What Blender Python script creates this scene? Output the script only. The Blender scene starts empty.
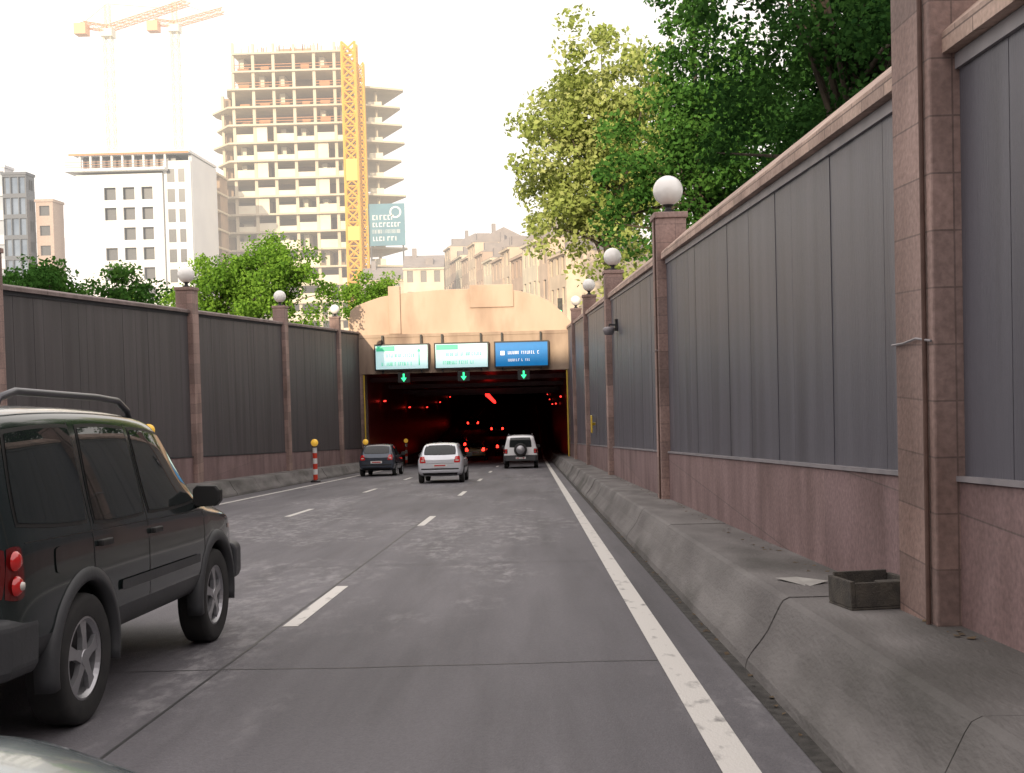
import bpy, math, random, numpy as np
from mathutils import Vector, Matrix
from mathutils.bvhtree import BVHTree
random.seed(7)
scene=bpy.context.scene
COL=scene.collection
S=0.077
def rz(y):
    if y<85: return -1.5-S*y
    t=min(y-85,30.0)
    return -1.5-S*85-(S*t-S*t*t/60.0)
# ------------------------------------------------------------ materials
def newmat(name):
    m=bpy.data.materials.new(name); m.use_nodes=True
    nt=m.node_tree; b=nt.nodes['Principled BSDF']
    return m,nt,b
def pmat(name,c1,c2=None,scale=4.0,rough=.7,bump=0.0,bscale=None,metal=0.0,coat=0.0,emit=None,es=0.0,stretch=(1,1,1),c3=None,s3=.6,detail=6,spec=None):
    m,nt,b=newmat(name); N=nt.nodes; L=nt.links
    b.inputs['Roughness'].default_value=rough; b.inputs['Metallic'].default_value=metal
    b.inputs['Coat Weight'].default_value=coat
    if spec is not None: b.inputs['Specular IOR Level'].default_value=spec
    b.inputs['Coat Roughness'].default_value=.06
    c2=c2 or tuple(x*.8 for x in c1)
    tc=N.new('ShaderNodeTexCoord'); mp=N.new('ShaderNodeMapping'); mp.inputs['Scale'].default_value=stretch
    L.new(tc.outputs['Object'],mp.inputs['Vector'])
    nz=N.new('ShaderNodeTexNoise'); nz.inputs['Scale'].default_value=scale; nz.inputs['Detail'].default_value=detail
    L.new(mp.outputs[0],nz.inputs['Vector'])
    cr=N.new('ShaderNodeValToRGB'); cr.color_ramp.elements[0].position=.35; cr.color_ramp.elements[1].position=.65
    cr.color_ramp.elements[0].color=(*c1,1); cr.color_ramp.elements[1].color=(*c2,1)
    L.new(nz.outputs['Fac'],cr.inputs[0]); out=cr.outputs[0]
    if c3:
        n3=N.new('ShaderNodeTexNoise'); n3.inputs['Scale'].default_value=s3; n3.inputs['Detail'].default_value=5
        L.new(mp.outputs[0],n3.inputs['Vector'])
        r3=N.new('ShaderNodeValToRGB'); r3.color_ramp.elements[0].position=.5; r3.color_ramp.elements[1].position=.68
        L.new(n3.outputs['Fac'],r3.inputs[0])
        mx=N.new('ShaderNodeMixRGB'); L.new(r3.outputs[0],mx.inputs[0]); L.new(out,mx.inputs[1]); mx.inputs[2].default_value=(*c3,1); out=mx.outputs[0]
    L.new(out,b.inputs['Base Color'])
    if bump>0:
        bn=N.new('ShaderNodeTexNoise'); bn.inputs['Scale'].default_value=bscale or scale*8; bn.inputs['Detail'].default_value=4
        L.new(mp.outputs[0],bn.inputs['Vector'])
        bp=N.new('ShaderNodeBump'); bp.inputs['Strength'].default_value=bump; bp.inputs['Distance'].default_value=.02
        L.new(bn.outputs['Fac'],bp.inputs['Height']); L.new(bp.outputs[0],b.inputs['Normal'])
    if emit:
        b.inputs['Emission Color'].default_value=(*emit,1); b.inputs['Emission Strength'].default_value=es
        if es<3: m.cycles.emission_sampling='NONE'
    return m
def leafmat(name,dark,mid,light,trans=.35):
    m,nt,b=newmat(name); N=nt.nodes; L=nt.links
    g=N.new('ShaderNodeNewGeometry'); cr=N.new('ShaderNodeValToRGB')
    e=cr.color_ramp.elements; e[0].color=(*dark,1); e[1].color=(*light,1); k=e.new(.5); k.color=(*mid,1)
    at=N.new('ShaderNodeAttribute'); at.attribute_name='clump'
    mth=N.new('ShaderNodeMath'); mth.operation='MULTIPLY_ADD'; mth.inputs[1].default_value=.45
    L.new(g.outputs['Random Per Island'],mth.inputs[0])
    m2=N.new('ShaderNodeMath'); m2.operation='MULTIPLY'; m2.inputs[1].default_value=.55
    L.new(at.outputs['Fac'],m2.inputs[0]); L.new(m2.outputs[0],mth.inputs[2]); L.new(mth.outputs[0],cr.inputs[0])
    df=N.new('ShaderNodeBsdfDiffuse'); L.new(cr.outputs[0],df.inputs[0])
    tr=N.new('ShaderNodeBsdfTranslucent'); L.new(cr.outputs[0],tr.inputs[0])
    mx=N.new('ShaderNodeMixShader'); mx.inputs[0].default_value=trans
    L.new(df.outputs[0],mx.inputs[1]); L.new(tr.outputs[0],mx.inputs[2]); L.new(mx.outputs[0],N['Material Output'].inputs[0])
    N.remove(b)
    return m
def blockmat(name,c1,c2,mortar,sx,sz,bump=.3,axis='YZ',rough=.7,lo=.7,hi=1.2,off=.5):
    m,nt,b=newmat(name); N=nt.nodes; L=nt.links
    tc=N.new('ShaderNodeTexCoord'); sp=N.new('ShaderNodeSeparateXYZ'); cb=N.new('ShaderNodeCombineXYZ')
    L.new(tc.outputs['Object'],sp.inputs[0])
    ad=N.new('ShaderNodeMath'); ad.operation='ADD'; L.new(sp.outputs[0],ad.inputs[0]); L.new(sp.outputs[1],ad.inputs[1])
    L.new(ad.outputs[0],cb.inputs[0]); L.new(sp.outputs[2],cb.inputs[1])
    br=N.new('ShaderNodeTexBrick'); br.inputs['Scale'].default_value=1; br.inputs['Brick Width'].default_value=sx; br.inputs['Row Height'].default_value=sz
    br.offset=off
    br.inputs['Mortar Size'].default_value=.005; br.inputs['Color1'].default_value=(*c1,1); br.inputs['Color2'].default_value=(*c2,1); br.inputs['Mortar'].default_value=(*mortar,1)
    L.new(cb.outputs[0],br.inputs[0])
    nz=N.new('ShaderNodeTexNoise'); nz.inputs['Scale'].default_value=30; nz.inputs['Detail'].default_value=8; L.new(tc.outputs['Object'],nz.inputs[0])
    mp=N.new('ShaderNodeMapping'); mp.inputs['Scale'].default_value=(1,1,.35); L.new(tc.outputs['Object'],mp.inputs[0])
    nb=N.new('ShaderNodeTexNoise'); nb.inputs['Scale'].default_value=1.8; nb.inputs['Detail'].default_value=6; L.new(mp.outputs[0],nb.inputs[0])
    cr=N.new('ShaderNodeValToRGB'); cr.color_ramp.elements[0].position=.3; cr.color_ramp.elements[0].color=(lo,lo,lo,1); cr.color_ramp.elements[1].position=.7; cr.color_ramp.elements[1].color=(hi,hi,hi,1)
    L.new(nz.outputs[0],cr.inputs[0])
    cr2=N.new('ShaderNodeValToRGB'); cr2.color_ramp.elements[0].position=.3; cr2.color_ramp.elements[0].color=(.6,.56,.54,1); cr2.color_ramp.elements[1].position=.6; cr2.color_ramp.elements[1].color=(1.05,1.05,1.05,1)
    L.new(nb.outputs[0],cr2.inputs[0])
    mx=N.new('ShaderNodeMixRGB'); mx.blend_type='MULTIPLY'; mx.inputs[0].default_value=1; L.new(br.outputs[0],mx.inputs[1]); L.new(cr.outputs[0],mx.inputs[2])
    mx2=N.new('ShaderNodeMixRGB'); mx2.blend_type='MULTIPLY'; mx2.inputs[0].default_value=1; L.new(mx.outputs[0],mx2.inputs[1]); L.new(cr2.outputs[0],mx2.inputs[2])
    L.new(mx2.outputs[0],b.inputs['Base Color']); b.inputs['Roughness'].default_value=rough
    bp=N.new('ShaderNodeBump'); bp.inputs['Strength'].default_value=bump; bp.inputs['Distance'].default_value=.01; L.new(nz.outputs[0],bp.inputs['Height']); L.new(bp.outputs[0],b.inputs['Normal'])
    return m
M={}
def asphalt():
    m,nt,b=newmat('asphalt'); N=nt.nodes; L=nt.links
    tc=N.new('ShaderNodeTexCoord')
    def noise(sc,det,st=(1,1,1),rough=.5):
        mp=N.new('ShaderNodeMapping'); mp.inputs['Scale'].default_value=st; L.new(tc.outputs['Object'],mp.inputs[0])
        n=N.new('ShaderNodeTexNoise'); n.inputs['Scale'].default_value=sc; n.inputs['Detail'].default_value=det; n.inputs['Roughness'].default_value=rough; L.new(mp.outputs[0],n.inputs[0]); return n.outputs['Fac']
    def ramp(src,p0,c0,p1,c1):
        r=N.new('ShaderNodeValToRGB'); r.color_ramp.elements[0].position=p0; r.color_ramp.elements[1].position=p1
        r.color_ramp.elements[0].color=(*c0,1); r.color_ramp.elements[1].color=(*c1,1); L.new(src,r.inputs[0]); return r.outputs[0]
    def mix(f,a,bb,bt='MIX'):
        x=N.new('ShaderNodeMixRGB'); x.blend_type=bt
        if isinstance(f,float): x.inputs[0].default_value=f
        else: L.new(f,x.inputs[0])
        L.new(a,x.inputs[1])
        if isinstance(bb,tuple): x.inputs[2].default_value=(*bb,1)
        else: L.new(bb,x.inputs[2])
        return x.outputs[0]
    base=ramp(noise(1.2,6,(1.5,.12,1)),.3,(.098,.093,.102),.7,(.148,.141,.152))
    grain=ramp(noise(45,8,rough=.8),.3,(.70,.70,.70),.7,(1.26,1.26,1.26))
    c=mix(1.0,base,grain,'MULTIPLY')
    pt=ramp(noise(.5,7,(1.0,.38,1),.62),.50,(0,0,0),.62,(1,1,1))
    pt2=ramp(noise(6,7,(1,.45,1),.72),.46,(0,0,0),.62,(1,1,1))
    x=N.new('ShaderNodeMath'); x.operation='MULTIPLY'; L.new(pt,x.inputs[0]); L.new(pt2,x.inputs[1])
    y=N.new('ShaderNodeMath'); y.operation='MULTIPLY'; y.inputs[1].default_value=.85; L.new(x.outputs[0],y.inputs[0])
    c=mix(y.outputs[0],c,(.28,.27,.275))
    dk=ramp(noise(.35,4,(1,.5,1)),.3,(.72,.72,.73),.6,(1,1,1))
    c=mix(1.0,c,dk,'MULTIPLY')
    st=ramp(noise(2.2,5,(1,.06,1),.6),.5,(1,1,1),.75,(.66,.66,.66))
    c=mix(1.0,c,st,'MULTIPLY')
    L.new(c,b.inputs['Base Color']); b.inputs['Roughness'].default_value=.66
    bp=N.new('ShaderNodeBump'); bp.inputs['Strength'].default_value=.5; bp.inputs['Distance'].default_value=.008; L.new(noise(90,4),bp.inputs['Height']); L.new(bp.outputs[0],b.inputs['Normal'])
    return m
M['asphalt']=asphalt()
pt=pmat('road_paint',(.16,.155,.15),(.60,.58,.54),scale=9,rough=.6,bump=.2,stretch=(1,.5,1),detail=9)
for n in pt.node_tree.nodes:
    if n.type=='VALTORGB': n.color_ramp.elements[0].position=.24; n.color_ramp.elements[1].position=.42
M['paint']=pt
M['seam']=pmat('tar_seam',(.02,.02,.02),(.04,.04,.04),rough=.5)
M['conc']=pmat('barrier_concrete',(.185,.175,.168),(.12,.112,.108),scale=2.5,rough=.85,bump=.5,bscale=40,c3=(.068,.064,.058),s3=1.1,stretch=(1,.35,1),detail=9)
M['granite']=blockmat('pink_granite',(.26,.175,.17),(.225,.15,.15),(.15,.11,.105),2.4,.9,lo=.75,hi=1.15)
M['granite_block']=blockmat('granite_blocks',(.38,.26,.225),(.26,.185,.165),(.19,.135,.12),.9,.30,bump=.4,lo=.78,hi=1.15,off=0.0)
M['coping']=blockmat('coping_stone_sunlit',(.56,.41,.33),(.36,.26,.215),(.17,.12,.1),.45,.2,lo=.8,hi=1.15)  # right coping: patchy sunlight painted in as paler block colours
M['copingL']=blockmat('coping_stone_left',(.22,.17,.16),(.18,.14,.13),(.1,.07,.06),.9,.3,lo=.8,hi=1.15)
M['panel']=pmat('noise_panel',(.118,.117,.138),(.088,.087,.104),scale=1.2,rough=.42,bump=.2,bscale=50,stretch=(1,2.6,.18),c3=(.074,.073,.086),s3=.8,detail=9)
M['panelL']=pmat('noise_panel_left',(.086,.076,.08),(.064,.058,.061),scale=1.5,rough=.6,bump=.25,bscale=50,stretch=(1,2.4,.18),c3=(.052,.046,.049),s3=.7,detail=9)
M['trim']=pmat('panel_trim',(.27,.25,.26),(.2,.19,.2),rough=.5)
M['back']=pmat('wall_backing',(.04,.04,.044),rough=.9)
M['facade']=pmat('portal_stone',(.56,.42,.32),(.49,.36,.27),scale=.8,rough=.8,bump=.2,c3=(.38,.27,.2),s3=.5,stretch=(1,1,.35),detail=9)
M['facade2']=pmat('portal_concrete',(.44,.33,.25),(.36,.27,.2),scale=1.5,rough=.8,bump=.2,c3=(.24,.17,.13),s3=.7,stretch=(1,1,.25))
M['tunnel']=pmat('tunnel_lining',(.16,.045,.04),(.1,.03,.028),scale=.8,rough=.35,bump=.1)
M['black']=pmat('black_metal',(.015,.015,.016),(.022,.022,.022),rough=.5)
M['globe']=pmat('opal_glass_globe',(.85,.84,.8),(.8,.78,.73),rough=.25,coat=.5)
M['ground']=pmat('paving_ground',(.16,.15,.14),(.2,.19,.17),scale=.5,rough=.9)
M['white']=pmat('white_paint',(.72,.72,.7),(.66,.66,.64),rough=.5)
M['redp']=pmat('red_reflective',(.6,.05,.02),(.55,.04,.02),rough=.4)
M['yel']=pmat('yellow_lens',(.8,.5,.05),(.75,.45,.04),rough=.3,emit=(1,.55,.08),es=.3)
M['yelp']=pmat('yellow_paint',(.7,.5,.05),(.6,.4,.04),rough=.5)
M['bark']=pmat('bark',(.09,.07,.05),(.05,.04,.03),scale=6,rough=.95,bump=.6,stretch=(1,1,.2))
# ------------------------------------------------------------ mesh builder
class MB:
    def __init__(s): s.v=[];s.f=[];s.m=[]
    def add(s,vs,fs,mi=0):
        o=len(s.v); s.v+= [tuple(p) for p in vs]; s.f+=[tuple(o+i for i in f) for f in fs]; s.m+=[mi]*len(fs)
    def box(s,x0,x1,y0,y1,z0,z1,mi=0): s.hexa(x0,x1,y0,y1,z0,z0,z1,z1,mi)
    def hexa(s,x0,x1,y0,y1,za,zb,ta,tb,mi=0):
        s.add([(x0,y0,za),(x1,y0,za),(x1,y1,zb),(x0,y1,zb),(x0,y0,ta),(x1,y0,ta),(x1,y1,tb),(x0,y1,tb)],
              [(0,3,2,1),(4,5,6,7),(0,1,5,4),(1,2,6,5),(2,3,7,6),(3,0,4,7)],mi)
    def loft(s,rings,mi=0,closed=True,caps=True):
        n=len(rings[0]); vs=[p for r in rings for p in r]; fs=[]
        for i in range(len(rings)-1):
            for j in range(n if closed else n-1):
                k=(j+1)%n; fs.append((i*n+j,i*n+k,(i+1)*n+k,(i+1)*n+j))
        if caps: fs.append(tuple(range(n))[::-1]); fs.append(tuple((len(rings)-1)*n+j for j in range(n)))
        s.add(vs,fs,mi)
    def tube(s,pts,rad,n=8,mi=0,caps=True):
        pts=[Vector(p) for p in pts]
        if not hasattr(rad,'__len__'): rad=[rad]*len(pts)
        rings=[]; up=None
        for i,p in enumerate(pts):
            d=(pts[min(i+1,len(pts)-1)]-pts[max(i-1,0)]).normalized()
            if up is None: up=Vector((0,0,1)) if abs(d.z)<.9 else Vector((0,1,0))
            a=d.cross(up).normalized(); b=a.cross(d).normalized(); up=b
            rings.append([tuple(p+(a*math.cos(t)+b*math.sin(t))*rad[i]) for t in [2*math.pi*k/n for k in range(n)]])
        s.loft(rings,mi,True,caps)
    def lathe(s,prof,c,axis='z',n=24,mi=0,caps=False):
        rings=[]
        for r,h in prof:
            ring=[]
            for k in range(n):
                t=2*math.pi*k/n; u,w=r*math.cos(t),r*math.sin(t)
                p={'z':(u,w,h),'x':(h,u,w),'y':(w,h,u)}[axis]
                ring.append((c[0]+p[0],c[1]+p[1],c[2]+p[2]))
            rings.append(ring)
        s.loft(rings,mi,True,caps)
    def sphere(s,c,r,n=24,mi=0,sz=1):
        k=n//2; s.lathe([(max(r*math.sin(math.pi*i/k),.001),-r*sz*math.cos(math.pi*i/k)) for i in range(k+1)],c,'z',n,mi)
    def obj(s,name,mats,parent=None,smooth=False,bevel=0,auto=False):
        me=bpy.data.meshes.new(name); me.from_pydata(s.v,[],s.f); me.update()
        for m in (mats if isinstance(mats,(list,tuple)) else [mats]): me.materials.append(m)
        me.polygons.foreach_set('material_index',s.m)
        if smooth: me.polygons.foreach_set('use_smooth',[True]*len(s.f))
        o=bpy.data.objects.new(name,me); COL.objects.link(o)
        if parent: o.parent=parent
        if bevel: b=o.modifiers.new('b','BEVEL'); b.width=bevel; b.segments=2; b.limit_method='ANGLE'
        return o
def empty(name,loc=(0,0,0),rot=(0,0,0)):
    e=bpy.data.objects.new(name,None); COL.objects.link(e); e.location=loc; e.rotation_euler=rot; e.empty_display_size=.2; return e
# ------------------------------------------------------------ ground & road
g=MB(); Z=1.1
for (a,b,c,d) in [(-2500,-10.62,-2500,2500),(2.62,2500,-2500,2500),(-10.62,2.62,67.25,2500),(-10.62,2.62,-2500,-34)]:
    g.add([(a,c,Z),(b,c,Z),(b,d,Z),(a,d,Z)],[(0,1,2,3)])
g.obj('ground',M['ground'])
g=MB(); ys=[-34+i*4 for i in range(30)]+[88+i*3 for i in range(11)]+[150,330]
g.loft([[(-10.2,y,rz(y)),(2.3,y,rz(y))] for y in ys][::-1],0,False,False)
g.obj('road',M['asphalt'])
def strip(mb,x,w,y0,y1,h=.004,step=3.0,mi=0):
    n=max(1,int((y1-y0)/step)); 
    for i in range(n):
        a=y0+(y1-y0)*i/n; b=y0+(y1-y0)*(i+1)/n
        mb.add([(x-w/2,a,rz(a)+h),(x+w/2,a,rz(a)+h),(x+w/2,b,rz(b)+h),(x-w/2,b,rz(b)+h)],[(0,1,2,3)],mi)
g=MB(); strip(g,.89,.17,-30,200); strip(g,-8.25,.15,-30,200)
for k in range(-2,12):
    a=9.0+k*10.6
    if a<-30: continue
    strip(g,-2.04,.13,a,a+2.5); 
    strip(g,-5.2,.13,a+3.4,a+3.4+2.6)
g.obj('road_markings',M['paint'])
g=MB()
yy=-25
while yy<66:
    l=random.uniform(2,5); j=random.uniform(-.012,.012)
    if random.random()<.85: strip(g,-2.13+j,.018,yy,yy+l,.003)
    yy+=l
for yy in (7.3,13.4,23.5,37,52):
    pts=[(-10+ i*.4, yy+random.uniform(-.025,.025)) for i in range(28)]
    for (xa,ya),(xb,yb) in zip(pts[17:],pts[18:]):
        g.add([(xa,ya,rz(ya)+.003),(xb,yb,rz(yb)+.003),(xb,yb+.012,rz(yb+.012)+.003),(xa,ya+.012,rz(ya+.012)+.003)],[(0,1,2,3)])
g.obj('road_cracks',M['seam'])
# ------------------------------------------------------------ barriers
def barrier(name,sgn,xb,xw):
    g=MB(); y=-20.0; L=3.0
    prof=[(0,-.3),(0,.0),(.015,.06),(.05,.11),(.10,.17),(.15,.24),(.19,.32),(.225,.39),(.25,.43),(.29,.45),(xw,.45),(xw,-.3)]
    while y<200:
        n=3
        j=random.uniform(-.012,.012); hz=random.uniform(-.006,.006)
        a=y+.006; b=y+L-.006
        rings=[]
        for k in range(n+1):
            yy=a+(b-a)*k/n
            rings.append([(xb+sgn*(px+(j if px<xw else 0)),yy,rz(yy)+pz+(hz if pz>.1 else 0)) for px,pz in prof])
        g.loft(rings,0)
        y+=L
    o=g.obj(name,M['conc']); 
    import bmesh
    bm=bmesh.new(); bm.from_mesh(o.data); bmesh.ops.recalc_face_normals(bm,faces=bm.faces); bm.to_mesh(o.data); bm.free()
    return o
barrier('concrete_barrier',1,1.33,.96)
barrier('concrete_barrier',-1,-9.2,1.0)
g=MB(); strip(g,1.28,.09,-20,66,.0035); strip(g,-9.12,.14,-20,66,.0035)
g.obj('gutter_dirt',pmat('gutter_grime',(.03,.028,.025),(.07,.066,.06),scale=14,rough=.95,bump=.5))
# ------------------------------------------------------------ retaining walls
def wall(name,sgn,X,pm,pil):
    root=empty(name)
    def xx(d0,d1): return (X+sgn*d0,X+sgn*d1) if sgn>0 else (X+sgn*d1,X+sgn*d0)
    g=MB(); a,b=xx(.05,.3); y=-34
    g.hexa(a,b,-34,65.6,rz(-34)-.8,rz(65.6)-.8,1.5,1.5); g.obj('backing',M['back'],root)
    g=MB(); a,b=xx(-.04,.298)
    g.hexa(a,b,-9,65.55,rz(-9)-.3,rz(65.55)-.3,rz(-9)+1.22,rz(65.55)+1.22)
    a,b=xx(-.04,.296); g.hexa(a,b,-34,-9.01,rz(-34)-.3,rz(-9)-.3,1.52,1.52)
    g.obj('plinth',M['granite'],root,bevel=.01)
    g=MB(); y=-9.0; pw=.62 if sgn>0 else .45
    while y<65.5:
        y1=min(y+pw,65.5); j=random.uniform(-.003,.003); a,b=xx(-.01+j,.06)
        g.hexa(a,b,y+.003,y1-.003,rz(y)+1.25,rz(y1)+1.25,1.44,1.44); y=y1
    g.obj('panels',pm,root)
    g=MB(); a,b=xx(-.06,.05); g.hexa(a,b,-9,65.5,rz(-9)+1.222,rz(65.5)+1.222,rz(-9)+1.25,rz(65.5)+1.25)
    a,b=xx(-.035,.05); g.hexa(a,b,-9,65.5,1.44,1.44,1.52,1.52)
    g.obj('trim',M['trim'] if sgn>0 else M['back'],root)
    g=MB()
    if sgn>0: pr=[(-.1,1.524),(-.1,1.63),(-.07,1.66),(.30,1.97),(.38,1.97),(.38,1.524)]
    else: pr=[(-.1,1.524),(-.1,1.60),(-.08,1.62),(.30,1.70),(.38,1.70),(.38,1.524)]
    y=-34
    while y<65.4:
        y1=min(y+1.5,65.5)
        r=[[(X+sgn*px,yy,pz) for px,pz in pr] for yy in (y+.004,y1-.004)]
        if sgn<0: r=r[::-1]
        g.loft(r); y=y1
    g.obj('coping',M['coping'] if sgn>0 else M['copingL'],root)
    for py in pil:
        g=MB(); a,b=xx(-.17,.33); g.hexa(a,b,py-.3,py+.3,rz(py-.3)+.40,rz(py+.3)+.40,2.2,2.2)
        g.obj('pillar',M['granite_block'],root,bevel=.012)
        g=MB(); a,b=xx(-.20,.36); g.box(a,b,py-.33,py+.33,2.203,2.3); g.obj('pillar_cap',M['granite_block'],root,bevel=.012)
        if sgn>0 and py<20:
            g=MB(); xa=X-.175; g.tube([(xa-.012,py-.22,rz(py)+.45),(xa-.012,py-.22,2.2)],.014,8); 
            g.obj('conduit',pmat('rusty_conduit',(.12,.07,.055),(.08,.045,.035),scale=9,rough=.8),root)
            g=MB(); g.tube([(xa-.01,py-.31,.02),(xa-.015,py-.1,.035),(xa-.015,py+.1,.01),(xa-.01,py+.31,.0)],.007,6); g.obj('cable',M['trim'],root)
        l=empty('globe_lamp'); cx=X+sgn*.08
        g=MB(); g.lathe([(.001,2.30),(.11,2.30),(.11,2.34),(.06,2.36),(.05,2.42),(.09,2.44),(.09,2.47),(.001,2.47)],(cx,py,0),'z',20); g.obj('lamp_base',M['black'],l,smooth=True)
        g=MB(); g.sphere((cx,py,2.69),.25,32); g.obj('globe',M['globe'],l,smooth=True)
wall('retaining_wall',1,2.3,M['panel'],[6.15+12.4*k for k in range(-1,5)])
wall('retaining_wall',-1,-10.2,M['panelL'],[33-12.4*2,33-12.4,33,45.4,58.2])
# ------------------------------------------------------------ tunnel portal
P=empty('tunnel_portal')
def extr(poly,y0,y1,name,mat,par,bevel=0):
    g=MB(); g.loft([[(x,y0,z) for x,z in poly],[(x,y1,z) for x,z in poly]]); o=g.obj(name,mat,par,bevel=bevel)
    import bmesh
    bm=bmesh.new(); bm.from_mesh(o.data); bmesh.ops.recalc_face_normals(bm,faces=bm.faces); bm.to_mesh(o.data); bm.free(); return o
arch=[(-10.75,-.85),(-10.75,2.4),(-10.65,2.9),(-10.3,3.2),(-9.6,3.45),(-8.8,3.7),(-7.4,3.9),(-5.5,4.02),(-4,4.05),(-2,4.0),(-.6,3.85),(.5,3.55),(1.3,3.15),(2.0,2.5),(2.5,1.9),(2.75,1.3),(2.75,-.85)]
extr(arch,65.6,67.3,'headwall',M['facade'],P,.03)
g=MB(); g.box(-10.7,2.72,65.42,65.597,1.25,1.45); g.obj('string_course',M['facade2'],P,bevel=.02)
g=MB(); g.box(-8.35,-7.65,65.45,65.9,1.46,4.3); g.box(-3.5,-.9,65.5,65.9,2.9,4.25)
g.obj('piers',M['facade'],P,bevel=.03)
g=MB(); g.box(-10.7,2.72,65.45,65.597,-.9,1.247); g.obj('lintel_beam',M['facade2'],P)
g=MB(); g.hexa(-10.8,-10.0,65.52,67.2,rz(65.5)-.3,rz(67.2)-.3,-.903,-.903); g.hexa(2.2,2.8,65.52,67.2,rz(65.5)-.3,rz(67.2)-.3,-.903,-.903)
g.obj('jambs',M['granite_block'],P)
g=MB()
for X in (-9.97,2.13):
    g.box(X,X+.07,65.42,65.5,rz(66)+.45,-.95)
g.obj('edge_markers',M['yelp'],P)
g=MB(); ys=[66.9,75,85,90,95,100,105,110,115,150,300]
for X,sg in ((-10.2,1),(2.3,-1)):
    g.loft([[(X,y,rz(y)-.2),(X,y,rz(y)+5.95)] for y in (ys if sg>0 else ys[::-1])],0,False,False)
g.loft([[(-10.3,y,rz(y)+5.95),(2.4,y,rz(y)+5.95)] for y in ys],0,False,False)
g.add([(-10.3,300,-11),(2.4,300,-11),(2.4,300,-2),(-10.3,300,-2)],[(0,1,2,3)])
for k in range(10):
    y=70+k*9; g.box(-10.19,2.29,y,y+.5,rz(y)+5.4,rz(y)+5.68)
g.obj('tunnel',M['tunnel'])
redE=pmat('red_signal',(.6,.02,.01),rough=.4,emit=(1,.02,.015),es=4.0)
dimE=pmat('tunnel_lamp_glass',(.4,.05,.04),rough=.4,emit=(1,.04,.03),es=3.2)
g=MB(); g.loft([[(-3.5,84,rz(84)+4.95),(-3.2,84,rz(84)+4.95),(-3.2,84.1,rz(84)+5.1),(-3.5,84.1,rz(84)+5.1)],[(-2.85,84,rz(84)+4.35),(-2.7,84,rz(84)+4.35),(-2.7,84.1,rz(84)+4.5),(-2.85,84.1,rz(84)+4.5)]]); g.obj('signal_bar',redE,empty('lane_signal'))
g=MB()
for k in range(12):
    for X in (-9.9,2.0):
        y=74+k*15; g.box(X-.05,X+.05,y,y+.6,rz(y)+4.3,rz(y)+4.38)
g.obj('tunnel_lamps',dimE)
# ------------------------------------------------------------ gantry signs
blue=pmat('sign_blue',(.01,.16,.42),(.01,.14,.38),rough=.3,emit=(.0,.28,.7),es=.35)
cyan=pmat('sign_pale',(.6,.82,.84),(.55,.8,.82),rough=.3,emit=(.55,.85,.88),es=.5)
green=pmat('sign_green',(.06,.45,.25),(.05,.4,.22),rough=.3,emit=(.1,.7,.4),es=.45)
swhite=pmat('sign_white',(.8,.8,.8),(.78,.78,.78),rough=.3,emit=(1,1,1),es=.35)
arrowE=pmat('arrow_green_lamp',(.02,.5,.2),(.02,.5,.2),rough=.3,emit=(.05,1,.35),es=1.8)
def glyphs(g,x0,x1,z,h,y0=.0,y1=.018):
    x=x0
    while x<x1-.04:
        w=random.uniform(.06,.12)
        if random.random()<.16: x+=w; continue
        k=random.random()
        g.box(x,x+.028,y0,y1,z,z+h)
        if k<.5: g.box(x+.029,x+w-.03,y0,y1,z+h-.03,z+h)
        if k>.25: g.box(x+.029,x+w-.03,y0,y1,z,z+.03)
        if k>.6: g.box(x+w-.029,x+w-.004,y0,y1,z,z+h)
        x+=w+.03
def sign(cx,kind):
    e=empty('direction_sign',(cx,65.05,.08))
    g=MB(); g.box(-1.62,1.62,.05,.3,-.78,.78); g.box(-1.62,1.62,-.02,.048,.70,.78); g.box(-1.62,1.62,-.02,.048,-.78,-.70); g.box(-1.62,-1.54,-.02,.048,-.699,.699); g.box(1.54,1.62,-.02,.048,-.699,.699)
    g.box(-1.2,-1.1,.1,.35,-.95,1.3);g.box(1.1,1.2,.1,.35,-.95,1.3)
    g.obj('frame',M['black'],e)
    bm_=cyan if kind<2 else blue
    g=MB(); g.box(-1.54,1.54,.02,.049,-.7,.7); g.obj('board',bm_,e)
    g=MB()
    fg=[green,green,swhite][kind]
    if kind==0:
        g.box(-1.5,-.4,.0,.018,.36,.66); glyphs(g,-.9,.9,.0,.2); glyphs(g,-1.2,.6,-.5,.2); g.box(1.0,1.06,0,.018,-.5,.3); g.add([(.9,-.001,.3),(1.16,-.001,.3),(1.03,-.001,.52)],[(0,1,2)])
    elif kind==1:
        g.box(-1.5,-.2,.0,.018,.36,.66); glyphs(g,-.9,1.2,.0,.2); glyphs(g,-1.1,.9,-.5,.2)
    else:
        g.box(-1.25,-1.0,.0,.018,-.05,.2); glyphs(g,-.8,1.1,0,.18); glyphs(g,-.8,.5,-.42,.15)
    g.obj('lettering',fg,e)
    s=empty('lane_arrow_signal',(cx+.1,64.95,-1.15))
    g=MB(); g.box(-.36,.36,.02,.2,-.3,.3); g.box(-.05,.05,.08,.14,.3,.4); g.obj('housing',M['black'],s,bevel=.02)
    g=MB(); g.box(-.05,.05,-.01,.015,-.02,.24); g.add([(-.17,-.005,.0),(.17,-.005,.0),(0,-.005,-.24)],[(0,2,1)]); g.obj('arrow',arrowE,s)
sign(-7.6,0); sign(-4.05,1); sign(-.5,2)
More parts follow.
